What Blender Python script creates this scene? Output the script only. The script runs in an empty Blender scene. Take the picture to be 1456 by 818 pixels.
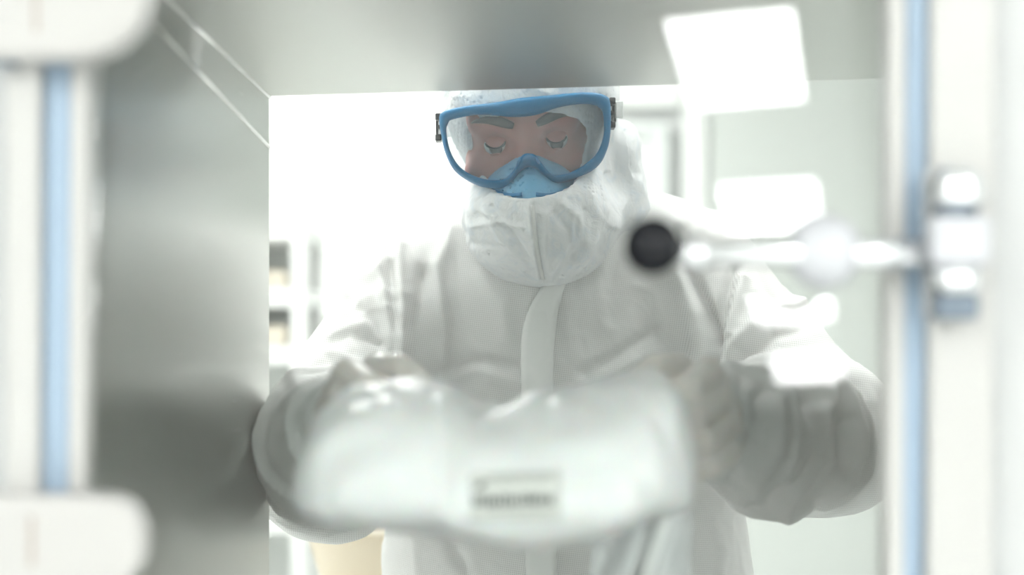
import bpy, bmesh, math, random
import numpy as np
from mathutils import Vector, Matrix
from mathutils.bvhtree import BVHTree

random.seed(4)
scene = bpy.context.scene
COL = scene.collection

# ------------------------------------------------------------------ camera
F_PX, PCX, PCY = 2300.0, 705.0, 478.0
CAM_Z = 1.42
cam_data = bpy.data.cameras.new('camera')
cam = bpy.data.objects.new('camera', cam_data)
COL.objects.link(cam)
cam.location = (0, 0, CAM_Z)
cam.rotation_euler = (math.radians(90), 0, 0)
cam_data.sensor_width = 36.0
cam_data.lens = 36.0 * F_PX / 1456.0
cam_data.shift_x = (728 - PCX) / 1456.0
cam_data.shift_y = (PCY - 409) / 1456.0
cam_data.clip_start = 0.02
cam_data.dof.use_dof = True
cam_data.dof.focus_distance = 1.66
APERTURE = 0.026
cam_data.dof.aperture_fstop = cam_data.lens / 1000.0 / APERTURE
cam_data.dof.aperture_blades = 0
scene.camera = cam

# ------------------------------------------------------------------ world and exposure
world = bpy.data.worlds.new('world')
scene.world = world
world.use_nodes = True
world.node_tree.nodes['Background'].inputs[0].default_value = (0.9, 0.95, 1.0, 1)
world.node_tree.nodes['Background'].inputs[1].default_value = 0.6
vs = scene.view_settings
vs.view_transform = 'Standard'
vs.look = 'None'
vs.gamma = 1.0
vs.exposure = 1.15
vs.use_curve_mapping = False
NEAR_LIGHT = 14.0      # emission of the near room's mirrored row; added fill panels scale from it
FAR_FILL = 8.0        # base emission of the unseen fill panels added to the far room


def P(px, py, y):
    """point at depth y seen at photo pixel (px, py) - used to read sizes off the photograph"""
    return Vector(((px - PCX) / F_PX * y, y, CAM_Z + (PCY - py) / F_PX * y))


# ------------------------------------------------------------------ materials
MATS = {}


def new_mat(name):
    m = bpy.data.materials.new(name)
    m.use_nodes = True
    MATS[name] = m
    nt = m.node_tree
    return m, nt, nt.nodes['Principled BSDF']


def N(nt, typ, **kw):
    n = nt.nodes.new(typ)
    for k, v in kw.items():
        if k in n.inputs:
            n.inputs[k].default_value = v
        else:
            setattr(n, k, v)
    return n


def coords(nt, scale=(1, 1, 1), rot=(0, 0, 0)):
    tc = nt.nodes.new('ShaderNodeTexCoord')
    mp = nt.nodes.new('ShaderNodeMapping')
    mp.inputs['Scale'].default_value = scale
    mp.inputs['Rotation'].default_value = rot
    nt.links.new(tc.outputs['Object'], mp.inputs['Vector'])
    return mp.outputs['Vector']


def plain(name, col, rough=0.5, metal=0.0, vary=0.04, bump=0.0, scale=40.0, spec=0.5, coat=0.0, sss=0.0):
    m, nt, b = new_mat(name)
    v = coords(nt)
    no = N(nt, 'ShaderNodeTexNoise', Scale=scale, Detail=4.0)
    nt.links.new(v, no.inputs['Vector'])
    ramp = nt.nodes.new('ShaderNodeMixRGB')
    ramp.inputs[1].default_value = (*[c * (1 - vary) for c in col], 1)
    ramp.inputs[2].default_value = (*[min(1, c * (1 + vary)) for c in col], 1)
    nt.links.new(no.outputs['Fac'], ramp.inputs[0])
    nt.links.new(ramp.outputs[0], b.inputs['Base Color'])
    b.inputs['Roughness'].default_value = rough
    b.inputs['Metallic'].default_value = metal
    b.inputs['Specular IOR Level'].default_value = spec
    b.inputs['Coat Weight'].default_value = coat
    if sss:
        b.inputs['Subsurface Weight'].default_value = sss
        b.inputs['Subsurface Radius'].default_value = (0.01, 0.005, 0.003)
        b.inputs['Subsurface Scale'].default_value = 0.5
    if bump:
        bp = N(nt, 'ShaderNodeBump', Strength=bump, Distance=0.002)
        nt.links.new(no.outputs['Fac'], bp.inputs['Height'])
        nt.links.new(bp.outputs['Normal'], b.inputs['Normal'])
    return m


def steel(name, col, rough, scale):
    m, nt, b = new_mat(name)
    v = coords(nt, scale)
    no = N(nt, 'ShaderNodeTexNoise', Scale=1.0, Detail=5.0)
    nt.links.new(v, no.inputs['Vector'])
    mr = N(nt, 'ShaderNodeMapRange')
    mr.inputs['To Min'].default_value = rough - 0.015
    mr.inputs['To Max'].default_value = rough + 0.02
    nt.links.new(no.outputs['Fac'], mr.inputs['Value'])
    nt.links.new(mr.outputs[0], b.inputs['Roughness'])
    bp = N(nt, 'ShaderNodeBump', Strength=0.008, Distance=0.001)
    nt.links.new(no.outputs['Fac'], bp.inputs['Height'])
    nt.links.new(bp.outputs['Normal'], b.inputs['Normal'])
    b.inputs['Base Color'].default_value = (*col, 1)
    b.inputs['Metallic'].default_value = 1.0
    return m


def thin_glass(name, ior=1.45, tint=(1, 1, 1), fog=0.0, fogcol=(0.8, 0.85, 0.9), rough=0.0):
    m, nt, b = new_mat(name)
    nt.nodes.remove(b)
    out = nt.nodes['Material Output']
    fr = N(nt, 'ShaderNodeFresnel', IOR=ior)
    tr = nt.nodes.new('ShaderNodeBsdfTransparent')
    tr.inputs[0].default_value = (*tint, 1)
    gl = nt.nodes.new('ShaderNodeBsdfGlossy')
    gl.inputs['Roughness'].default_value = rough
    mx = nt.nodes.new('ShaderNodeMixShader')
    nt.links.new(fr.outputs[0], mx.inputs[0])
    src = tr.outputs[0]
    if fog:
        no = N(nt, 'ShaderNodeTexNoise', Scale=1.0, Detail=3.0)
        nt.links.new(coords(nt, (38, 38, 9)), no.inputs['Vector'])
        mr = N(nt, 'ShaderNodeMapRange')
        mr.inputs['From Min'].default_value = 0.35
        mr.inputs['From Max'].default_value = 0.75
        mr.inputs['To Min'].default_value = fog * 0.75
        mr.inputs['To Max'].default_value = fog * 1.35
        nt.links.new(no.outputs['Fac'], mr.inputs['Value'])
        df = nt.nodes.new('ShaderNodeBsdfDiffuse')
        df.inputs[0].default_value = (*fogcol, 1)
        m2 = nt.nodes.new('ShaderNodeMixShader')
        nt.links.new(mr.outputs[0], m2.inputs[0])
        nt.links.new(tr.outputs[0], m2.inputs[1])
        nt.links.new(df.outputs[0], m2.inputs[2])
        src = m2.outputs[0]
    nt.links.new(src, mx.inputs[1])
    nt.links.new(gl.outputs[0], mx.inputs[2])
    nt.links.new(mx.outputs[0], out.inputs[0])
    return m


def emit(name, col, strength):
    m, nt, b = new_mat(name)
    b.inputs['Base Color'].default_value = (0.9, 0.9, 0.9, 1)
    b.inputs['Emission Color'].default_value = (*col, 1)
    b.inputs['Emission Strength'].default_value = strength
    return m


def fabric(name, col, grid=True, crumple=0.35, cscale=38.0, streak=None, trans=0.12):
    """thin white non-woven: crumple relief, a fine embossed dot grid, a little light let through"""
    m, nt, b = new_mat(name)
    out = nt.nodes['Material Output']
    tc = nt.nodes.new('ShaderNodeTexCoord')
    v = tc.outputs['Object']
    vo = N(nt, 'ShaderNodeTexVoronoi', Scale=cscale, feature='DISTANCE_TO_EDGE')
    n0 = N(nt, 'ShaderNodeTexNoise', Scale=9.0, Detail=3.0)
    nt.links.new(v, n0.inputs['Vector'])
    mixv = nt.nodes.new('ShaderNodeMixRGB')
    mixv.blend_type = 'ADD'
    mixv.inputs[0].default_value = 0.12
    nt.links.new(v, mixv.inputs[1])
    nt.links.new(n0.outputs['Color'], mixv.inputs[2])
    nt.links.new(mixv.outputs[0], vo.inputs['Vector'])
    n1 = N(nt, 'ShaderNodeTexNoise', Scale=cscale * 0.8, Detail=6.0, Roughness=0.55, Distortion=1.2)
    nt.links.new(v, n1.inputs['Vector'])
    hsum = N(nt, 'ShaderNodeMath', operation='ADD')
    vm = N(nt, 'ShaderNodeMath', operation='MULTIPLY')
    vm.inputs[1].default_value = 0.9
    nt.links.new(vo.outputs['Distance'], vm.inputs[0])
    nt.links.new(vm.outputs[0], hsum.inputs[0])
    nt.links.new(n1.outputs['Fac'], hsum.inputs[1])
    bp = N(nt, 'ShaderNodeBump', Strength=crumple, Distance=0.004)
    nt.links.new(hsum.outputs[0], bp.inputs['Height'])
    nrm = bp.outputs['Normal']
    colsock = None
    if streak:
        n2 = N(nt, 'ShaderNodeTexNoise', Scale=1.0, Detail=6.0, Roughness=0.7, Distortion=1.5)
        nt.links.new(coords(nt, (42, 42, 34), (0.3, 0.6, 0.2)), n2.inputs['Vector'])
        mr = N(nt, 'ShaderNodeMapRange')
        mr.inputs['From Min'].default_value = 0.5
        mr.inputs['From Max'].default_value = 0.72
        nt.links.new(n2.outputs['Fac'], mr.inputs['Value'])
        mc = nt.nodes.new('ShaderNodeMixRGB')
        mc.inputs[1].default_value = (*col, 1)
        mc.inputs[2].default_value = (*streak, 1)
        nt.links.new(mr.outputs[0], mc.inputs[0])
        colsock = mc.outputs[0]
        ha = N(nt, 'ShaderNodeMath', operation='ADD')
        nt.links.new(hsum.outputs[0], ha.inputs[0])
        nt.links.new(n2.outputs['Fac'], ha.inputs[1])
        nt.links.new(ha.outputs[0], bp.inputs['Height'])
    if grid:
        sep = nt.nodes.new('ShaderNodeSeparateXYZ')
        # the weave runs on the bias; depth is folded in so sleeves carry it too
        mp = nt.nodes.new('ShaderNodeMapping')
        mp.inputs['Rotation'].default_value = (0.0, math.radians(38), 0.0)
        nt.links.new(v, mp.inputs['Vector'])
        nt.links.new(mp.outputs[0], sep.inputs[0])
        k = 2 * math.pi / 0.0031
        prods = []
        for ax in ('X', 'Z'):
            mu = N(nt, 'ShaderNodeMath', operation='MULTIPLY')
            mu.inputs[1].default_value = k
            nt.links.new(sep.outputs[ax], mu.inputs[0])
            sn = N(nt, 'ShaderNodeMath', operation='SINE')
            nt.links.new(mu.outputs[0], sn.inputs[0])
            prods.append(sn.outputs[0])
        mm = N(nt, 'ShaderNodeMath', operation='MULTIPLY')
        nt.links.new(prods[0], mm.inputs[0])
        nt.links.new(prods[1], mm.inputs[1])
        mr = N(nt, 'ShaderNodeMapRange')
        mr.inputs['From Min'].default_value = -0.2
        mr.inputs['From Max'].default_value = 0.75
        nt.links.new(mm.outputs[0], mr.inputs['Value'])
        mc = nt.nodes.new('ShaderNodeMixRGB')
        mc.inputs[1].default_value = (*col, 1)
        mc.inputs[2].default_value = (*[c * 0.68 for c in col], 1)
        nt.links.new(mr.outputs[0], mc.inputs[0])
        colsock = mc.outputs[0]
    if colsock is None:
        b.inputs['Base Color'].default_value = (*col, 1)
    else:
        nt.links.new(colsock, b.inputs['Base Color'])
    b.inputs['Roughness'].default_value = 0.6
    b.inputs['Specular IOR Level'].default_value = 0.35
    nt.links.new(nrm, b.inputs['Normal'])
    tl = nt.nodes.new('ShaderNodeBsdfTranslucent')
    tl.inputs[0].default_value = (*col, 1)
    nt.links.new(nrm, tl.inputs['Normal'])
    mx = nt.nodes.new('ShaderNodeMixShader')
    mx.inputs[0].default_value = trans
    nt.links.new(b.outputs[0], mx.inputs[1])
    nt.links.new(tl.outputs[0], mx.inputs[2])
    nt.links.new(mx.outputs[0], out.inputs[0])
    return m


steel('steel_side', (0.53, 0.54, 0.515), 0.28, (3, 8, 380))
steel('steel_top', (0.55, 0.56, 0.535), 0.34, (380, 6, 3))
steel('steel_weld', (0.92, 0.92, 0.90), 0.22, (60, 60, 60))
steel('chrome', (0.90, 0.91, 0.92), 0.16, (50, 50, 50))
steel('chrome_dark', (0.22, 0.26, 0.31), 0.3, (50, 50, 50))
plain('wall_paint', (0.82, 0.84, 0.82), 0.45, vary=0.01, scale=3)
plain('wall_cool', (0.60, 0.63, 0.605), 0.35, vary=0.015, scale=2)
plain('partition_paint', (0.585, 0.595, 0.59), 0.35, vary=0.01, scale=3)
plain('far_wall_paint', (0.90, 0.91, 0.90), 0.4, vary=0.01, scale=3)
steel('steel_base', (0.80, 0.80, 0.78), 0.38, (6, 200, 6))
plain('floor_vinyl', (0.82, 0.84, 0.83), 0.4, vary=0.04, scale=6)
plain('ceiling_paint', (0.85, 0.86, 0.85), 0.6, vary=0.01, scale=3)
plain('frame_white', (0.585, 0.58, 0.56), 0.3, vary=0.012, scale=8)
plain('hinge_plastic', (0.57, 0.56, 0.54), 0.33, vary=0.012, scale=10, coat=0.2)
plain('groove_tan', (0.42, 0.36, 0.32), 0.6)
plain('gasket_blue', (0.37, 0.48, 0.60), 0.45, vary=0.03, scale=10)
plain('seam_grey', (0.55, 0.56, 0.56), 0.5)
plain('black_plastic', (0.004, 0.005, 0.008), 0.12, vary=0.1, spec=0.3)
plain('white_knob', (0.62, 0.63, 0.66), 0.25, vary=0.01, coat=0.3)
plain('goggle_blue', (0.001, 0.145, 0.32), 0.5, vary=0.06, scale=60, bump=0.05, spec=0.3)
plain('skirt_blue', (0.05, 0.20, 0.40), 0.5, vary=0.06)
plain('respirator_blue', (0.15, 0.44, 0.70), 0.65, vary=0.06, bump=0.3, scale=160)
plain('respirator_seam', (0.02, 0.20, 0.44), 0.6)
plain('skin', (0.60, 0.235, 0.19), 0.5, vary=0.10, scale=70, sss=0.15)
plain('eye_white', (0.72, 0.70, 0.68), 0.15)
plain('iris', (0.05, 0.035, 0.025), 0.1)
plain('brow_hair', (0.014, 0.009, 0.008), 0.7)
plain('clip_black', (0.012, 0.012, 0.016), 0.3)
plain('strap_white', (0.72, 0.74, 0.74), 0.6, vary=0.12, scale=300)
plain('latex', (0.76, 0.72, 0.69), 0.3, vary=0.06, scale=50, bump=0.35, sss=0.2)
plain('bag_film', (0.95, 0.955, 0.98), 0.36, vary=0.02, scale=40, bump=0.3, coat=0.15, sss=0.3)
plain('label_paper', (0.80, 0.80, 0.77), 0.6, vary=0.02)
plain('label_ink', (0.09, 0.095, 0.095), 0.6)
plain('label_ink_soft', (0.25, 0.26, 0.25), 0.6)
plain('grey_panel', (0.68, 0.71, 0.70), 0.5, vary=0.03)
plain('beige_card', (0.66, 0.60, 0.50), 0.7, vary=0.05, scale=20)
plain('beige_plastic', (0.66, 0.57, 0.43), 0.4, vary=0.03, scale=10)
plain('shelf_white', (0.84, 0.85, 0.84), 0.4, vary=0.02)
plain('shelf_grey', (0.62, 0.64, 0.62), 0.5, vary=0.03)
thin_glass('window_glass', 1.47, (0.975, 0.99, 0.98))
thin_glass('lens_glass', 1.38, (0.90, 0.94, 0.96), fog=0.15, fogcol=(0.62, 0.72, 0.82), rough=0.03)
thin_glass('tail_film', 1.5, (0.95, 0.96, 0.97), fog=0.55, fogcol=(0.88, 0.9, 0.91), rough=0.3)
fabric('suit', (0.90, 0.915, 0.91), grid=True, crumple=0.2, cscale=30, trans=0.2)
fabric('suit_flap', (0.91, 0.92, 0.91), grid=False, crumple=0.25, cscale=30, trans=0.15)
fabric('hood', (0.92, 0.935, 0.95), grid=False, crumple=0.5, cscale=36, streak=(0.78, 0.85, 0.92), trans=0.2)
emit('near_light', (1.0, 1.0, 1.0), NEAR_LIGHT)
emit('near_fill_light', (1.0, 0.995, 0.98), NEAR_LIGHT * 0.68)
emit('far_fill_light', (1.0, 0.99, 0.97), FAR_FILL * 0.49)
emit('far_back_fill', (1.0, 0.99, 0.97), FAR_FILL * 1.1)


# ------------------------------------------------------------------ helpers
def mesh_obj(name, verts, faces, mat, parent=None, smooth=False):
    me = bpy.data.meshes.new(name)
    me.from_pydata([tuple(v) for v in verts], [], faces)
    me.update()
    return link(name, me, mat, parent, smooth)


def link(name, me, mat, parent=None, smooth=False):
    o = bpy.data.objects.new(name, me)
    COL.objects.link(o)
    if mat:
        me.materials.append(MATS[mat])
    if smooth:
        me.polygons.foreach_set('use_smooth', [True] * len(me.polygons))
    if parent is not None:
        o.parent = parent
        bpy.context.view_layer.update()
        o.matrix_parent_inverse = parent.matrix_world.inverted()
    return o


def empty(name, loc):
    o = bpy.data.objects.new(name, None)
    o.empty_display_size = 0.05
    COL.objects.link(o)
    o.location = loc
    bpy.context.view_layer.update()
    return o


def tag(o, label=None, cat=None, group=None, kind=None):
    if label: o['label'] = label
    if cat: o['category'] = cat
    if group: o['group'] = group
    if kind: o['kind'] = kind
    return o


def bm_obj(name, bm, mat, parent=None, smooth=False):
    bmesh.ops.recalc_face_normals(bm, faces=bm.faces)
    me = bpy.data.meshes.new(name)
    bm.to_mesh(me)
    bm.free()
    return link(name, me, mat, parent, smooth)


def add_box(bm, lo, hi, bevel=0.0, segs=2):
    lo, hi = Vector(lo), Vector(hi)
    r = bmesh.ops.create_cube(bm, size=1.0)
    vs_ = r['verts']
    c, s = (lo + hi) / 2, hi - lo
    for v in vs_:
        v.co = Vector((v.co.x * s.x, v.co.y * s.y, v.co.z * s.z)) + c
    if bevel > 0:
        es = {e for v in vs_ for e in v.link_edges}
        bmesh.ops.bevel(bm, geom=list(es), offset=bevel, segments=segs, affect='EDGES', profile=0.5)


def box(name, lo, hi, mat, parent=None, bevel=0.0, segs=2):
    bm = bmesh.new()
    add_box(bm, lo, hi, bevel, segs)
    return bm_obj(name, bm, mat, parent, smooth=False)


def add_lathe(bm, prof, origin, axis, n=32):
    """prof: [(r, h)] swept about axis through origin"""
    a = Vector(axis).normalized()
    t = Vector((1, 0, 0)) if abs(a.x) < 0.9 else Vector((0, 0, 1))
    e1 = a.cross(t).normalized()
    e2 = a.cross(e1)
    o = Vector(origin)
    rings = []
    for r, h in prof:
        if r < 1e-6:
            rings.append([bm.verts.new(o + a * h)])
        else:
            rings.append([bm.verts.new(o + a * h + (e1 * math.cos(2 * math.pi * i / n) + e2 * math.sin(2 * math.pi * i / n)) * r) for i in range(n)])
    for A, B in zip(rings, rings[1:]):
        for i in range(n):
            j = (i + 1) % n
            if len(A) == 1 and len(B) == 1:
                continue
            if len(A) == 1:
                bm.faces.new((A[0], B[i], B[j]))
            elif len(B) == 1:
                bm.faces.new((A[i], A[j], B[0]))
            else:
                bm.faces.new((A[i], A[j], B[j], B[i]))


def lathe(name, prof, origin, axis, mat, parent=None, n=32):
    bm = bmesh.new()
    add_lathe(bm, prof, origin, axis, n)
    return bm_obj(name, bm, mat, parent, smooth=True)


def ball_prof(r, n=14, a0=-90, a1=90):
    return [(r * math.cos(math.radians(a0 + (a1 - a0) * i / n)), r * math.sin(math.radians(a0 + (a1 - a0) * i / n))) for i in range(n + 1)]


def extrude_outline(name, pts, y0, y1, mat, parent=None, bevel=0.0, segs=3):
    """outline [(x, z)] given thickness from y0 (front) to y1"""
    bm = bmesh.new()
    f = bm.faces.new([bm.verts.new((x, y1, z)) for x, z in pts])
    r = bmesh.ops.extrude_face_region(bm, geom=[f])
    vs_ = [g for g in r['geom'] if isinstance(g, bmesh.types.BMVert)]
    bmesh.ops.translate(bm, verts=vs_, vec=(0, y0 - y1, 0))
    if bevel:
        front = [e for e in bm.edges if all(abs(v.co.y - y0) < 1e-6 for v in e.verts)]
        bmesh.ops.bevel(bm, geom=front, offset=bevel, segments=segs, affect='EDGES', profile=0.5)
    bmesh.ops.triangulate(bm, faces=[f for f in bm.faces if len(f.verts) > 4])
    return bm_obj(name, bm, mat, parent, smooth=False)


def tube(name, pts, r, mat, parent=None, n=10):
    pts = [Vector(p) for p in pts]
    bm = bmesh.new()
    rings = []
    for i, p in enumerate(pts):
        d = (pts[min(i + 1, len(pts) - 1)] - pts[max(i - 1, 0)]).normalized()
        t = Vector((0, 0, 1)) if abs(d.z) < 0.9 else Vector((1, 0, 0))
        a = d.cross(t).normalized()
        b = d.cross(a)
        rr = r[i] if isinstance(r, (list, tuple)) else r
        rings.append([bm.verts.new(p + (a * math.cos(2 * math.pi * k / n) + b * math.sin(2 * math.pi * k / n)) * rr) for k in range(n)])
    for A, B in zip(rings, rings[1:]):
        for k in range(n):
            bm.faces.new((A[k], A[(k + 1) % n], B[(k + 1) % n], B[k]))
    bm.faces.new(rings[0])
    bm.faces.new(rings[-1][::-1])
    return bm_obj(name, bm, mat, parent, smooth=True)


# ---- numpy noise
_rng = np.random.RandomState(7)
_LAT = _rng.rand(64, 64, 64).astype(np.float32) * 2 - 1


def vnoise(p):
    i = np.floor(p).astype(np.int64)
    f = (p - i).astype(np.float32)
    f = f * f * (3 - 2 * f)
    i &= 63
    j = (i + 1) & 63
    x0, y0, z0 = i[:, 0], i[:, 1], i[:, 2]
    x1, y1, z1 = j[:, 0], j[:, 1], j[:, 2]
    fx, fy, fz = f[:, 0], f[:, 1], f[:, 2]
    L = _LAT

    def lx(y, z):
        return L[x0, y, z] * (1 - fx) + L[x1, y, z] * fx
    a = lx(y0, z0) * (1 - fy) + lx(y1, z0) * fy
    b = lx(y0, z1) * (1 - fy) + lx(y1, z1) * fy
    return a * (1 - fz) + b * fz


def ridge(p):
    return 1 - 2 * np.abs(vnoise(p))


# ---- signed distance shapes on numpy grids (X, Y, Z arrays)
def sd_ell(G, c, r, R=None):
    X, Y, Z = G[0] - c[0], G[1] - c[1], G[2] - c[2]
    if R is not None:
        X, Y, Z = (R[0][0] * X + R[1][0] * Y + R[2][0] * Z, R[0][1] * X + R[1][1] * Y + R[2][1] * Z, R[0][2] * X + R[1][2] * Y + R[2][2] * Z)
    k0 = np.sqrt((X / r[0]) ** 2 + (Y / r[1]) ** 2 + (Z / r[2]) ** 2)
    return ((k0 - 1) * min(r)).astype(np.float32)


def sd_cap(G, a, b, ra, rb=None):
    rb = ra if rb is None else rb
    a, b = np.array(a, dtype=np.float32), np.array(b, dtype=np.float32)
    d = b - a
    X, Y, Z = G[0] - a[0], G[1] - a[1], G[2] - a[2]
    t = np.clip((X * d[0] + Y * d[1] + Z * d[2]) / float(d @ d), 0, 1)
    return (np.sqrt((X - t * d[0]) ** 2 + (Y - t * d[1]) ** 2 + (Z - t * d[2]) ** 2) - (ra + (rb - ra) * t)).astype(np.float32)


def smin(a, b, k):
    h = np.clip(0.5 + 0.5 * (b - a) / k, 0, 1)
    return b + (a - b) * h - k * h * (1 - h)


def surface_nets(fn, lo, hi, h):
    lo = np.array(lo, dtype=np.float32)
    n = np.ceil((np.array(hi) - lo) / h).astype(int) + 1
    ax = [lo[i] + h * np.arange(n[i], dtype=np.float32) for i in range(3)]
    G = (ax[0][:, None, None], ax[1][None, :, None], ax[2][None, None, :])
    Fv = np.broadcast_to(fn(G), n).astype(np.float32)
    S = Fv < 0
    c = [(i, j, k) for i in (0, 1) for j in (0, 1) for k in (0, 1)]

    def sl(A, o):
        return A[o[0]:A.shape[0] - 1 + o[0], o[1]:A.shape[1] - 1 + o[1], o[2]:A.shape[2] - 1 + o[2]]
    cnt = sum(sl(S, o).astype(np.int8) for o in c)
    cells = np.argwhere((cnt > 0) & (cnt < 8))
    idx = -np.ones(cnt.shape, dtype=np.int64)
    idx[cells[:, 0], cells[:, 1], cells[:, 2]] = np.arange(len(cells))
    acc = np.zeros((len(cells), 3), dtype=np.float64)
    num = np.zeros(len(cells))
    for o in c:
        for d in range(3):
            if o[d]:
                continue
            o2 = list(o)
            o2[d] = 1
            fa = Fv[cells[:, 0] + o[0], cells[:, 1] + o[1], cells[:, 2] + o[2]]
            fb = Fv[cells[:, 0] + o2[0], cells[:, 1] + o2[1], cells[:, 2] + o2[2]]
            m = (fa < 0) != (fb < 0)
            t = np.where(m, fa / np.where(m, fa - fb, 1), 0)
            p = np.tile(np.array(o, dtype=np.float64), (len(cells), 1))
            p[:, d] += t
            acc[m] += p[m]
            num[m] += 1
    V = (cells + acc / num[:, None]) * h + lo
    quads = []
    for d in range(3):
        e1, e2 = (d + 1) % 3, (d + 2) % 3
        s0 = [slice(None)] * 3
        s1 = [slice(None)] * 3
        s0[d], s1[d] = slice(0, -1), slice(1, None)
        A, B = S[tuple(s0)], S[tuple(s1)]
        E = np.argwhere(A != B)
        E = E[(E[:, e1] > 0) & (E[:, e2] > 0) & (E[:, e1] < n[e1] - 1) & (E[:, e2] < n[e2] - 1)]
        flip = A[E[:, 0], E[:, 1], E[:, 2]]

        def at(a, b):
            q = E.copy()
            q[:, e1] += a
            q[:, e2] += b
            return idx[q[:, 0], q[:, 1], q[:, 2]]
        Q = np.stack([at(-1, -1), at(0, -1), at(0, 0), at(-1, 0)], 1)
        Q = np.where(flip[:, None], Q, Q[:, ::-1])
        quads.append(Q)
    return V, np.concatenate(quads)


def np_mesh(name, V, Q):
    me = bpy.data.meshes.new(name)
    me.vertices.add(len(V))
    me.vertices.foreach_set('co', np.ascontiguousarray(V, dtype=np.float32).ravel())
    me.loops.add(Q.size)
    me.loops.foreach_set('vertex_index', np.ascontiguousarray(Q, dtype=np.int32).ravel())
    me.polygons.add(len(Q))
    me.polygons.foreach_set('loop_start', np.arange(0, Q.size, 4, dtype=np.int32))
    me.update(calc_edges=True)
    me.validate()
    return me


def subdivided(me, levels=1):
    o = bpy.data.objects.new('tmp', me)
    COL.objects.link(o)
    md = o.modifiers.new('s', 'SUBSURF')
    md.levels = levels
    md.render_levels = levels
    dg = bpy.context.evaluated_depsgraph_get()
    out = bpy.data.meshes.new_from_object(o.evaluated_get(dg))
    bpy.data.objects.remove(o)
    return out


def get_co(me):
    a = np.empty(len(me.vertices) * 3, dtype=np.float32)
    me.vertices.foreach_get('co', a)
    return a.reshape(-1, 3).astype(np.float64)


def get_no(me):
    a = np.empty(len(me.vertices) * 3, dtype=np.float32)
    me.vertex_normals.foreach_get('vector', a)
    return a.reshape(-1, 3).astype(np.float64)


def set_co(me, V):
    me.vertices.foreach_set('co', V.astype(np.float32).ravel())
    me.update()


def poly_dist(U, V_, pts):
    """distance from 2D points to a polyline"""
    best = np.full(len(U), 1e9)
    for (x0, y0), (x1, y1) in zip(pts, pts[1:]):
        dx, dy = x1 - x0, y1 - y0
        t = np.clip(((U - x0) * dx + (V_ - y0) * dy) / (dx * dx + dy * dy), 0, 1)
        best = np.minimum(best, np.hypot(U - x0 - t * dx, V_ - y0 - t * dy))
    return best


def catmull(pts, n, closed=True):
    """resample a smooth curve through 2D points, evenly by length"""
    p = np.array(pts, dtype=float)
    m = len(p)
    out = []
    rng = range(m) if closed else range(m - 1)
    for i in rng:
        if closed:
            a, b, c_, d = p[(i - 1) % m], p[i], p[(i + 1) % m], p[(i + 2) % m]
        else:
            a, b, c_, d = p[max(i - 1, 0)], p[i], p[i + 1], p[min(i + 2, m - 1)]
        for t in np.linspace(0, 1, 12, endpoint=False):
            out.append(0.5 * (2 * b + (c_ - a) * t + (2 * a - 5 * b + 4 * c_ - d) * t * t + (3 * b - 3 * c_ + d - a) * t ** 3))
    if closed:
        out.append(out[0])
    else:
        out.append(p[-1])
    out = np.array(out)
    s = np.concatenate([[0], np.cumsum(np.linalg.norm(np.diff(out, axis=0), axis=1))])
    q = np.linspace(0, s[-1], n, endpoint=not closed)
    return np.stack([np.interp(q, s, out[:, k]) for k in range(out.shape[1])], 1)


# ================================================================== THE SETTING
Y_DOOR, Y_NEAR, Y_FAR = 1.0, 1.032, 1.57      # window frame, chamber start, chamber end
X_LN, X_L, X_R = -0.257, -0.220, 0.405                      # chamber side walls
Z_TL, Z_TR = CAM_Z + 0.2325, CAM_Z + 0.2505   # chamber top at left / right
Z_B = CAM_Z - 0.27
NEAR_TOP, FAR_TOP = 3.52, 2.75
RX0, RX1, RY0, RY1 = -3.2, 3.6, -10.6, 5.25

tag(box('floor', (RX0, RY0, -0.06), (RX1, RY1, 0.0), 'floor_vinyl'), 'pale grey vinyl cleanroom floor', kind='structure')
tag(box('ceiling_near', (RX0, RY0, NEAR_TOP), (RX1, 1.12, NEAR_TOP + 0.06), 'ceiling_paint'), 'white ceiling over the near room', kind='structure')
tag(box('ceiling_far', (RX0, 1.45, FAR_TOP), (RX1, RY1, FAR_TOP + 0.06), 'ceiling_paint'), 'white ceiling over the far cleanroom', kind='structure')
tag(box('wall_left', (RX0 - 0.06, RY0, 0), (RX0, RY1, NEAR_TOP), 'wall_paint'), 'white side wall', kind='structure')
tag(box('wall_right', (RX1, RY0, 0), (RX1 + 0.06, RY1, NEAR_TOP), 'wall_paint'), 'white side wall', kind='structure')
tag(box('wall_front', (RX0, RY0 - 0.06, 0), (RX1, RY0, NEAR_TOP), 'wall_paint'), 'white end wall of the near room', kind='structure')


def wall_with_hole(name, y0, y1, top, hx0, hx1, hz0, hz1, hzr, label, mat='partition_paint'):
    bm = bmesh.new()
    add_box(bm, (RX0, y0, 0), (hx0, y1, top))
    add_box(bm, (hx1, y0, 0), (RX1, y1, top))
    add_box(bm, (hx0, y0, 0), (hx1, y1, hz0))
    add_box(bm, (hx0, y0, max(hz1, hzr)), (hx1, y1, top))
    return tag(bm_obj(name, bm, mat), label, kind='structure')


wall_with_hole('wall_partition_near', 1.002, 1.03, NEAR_TOP, (12 - PCX) / F_PX, (1409 - PCX) / F_PX, CAM_Z - 0.30, CAM_Z + 0.31, CAM_Z + 0.31, 'white partition wall around the glazed hatch')
wall_with_hole('wall_partition_far', 1.50, Y_FAR, FAR_TOP, X_LN - 0.0125, X_R + 0.0125, Z_B - 0.0125, Z_TL + 0.045, Z_TR + 0.045, 'white partition wall of the far room', 'far_wall_paint')

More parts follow.
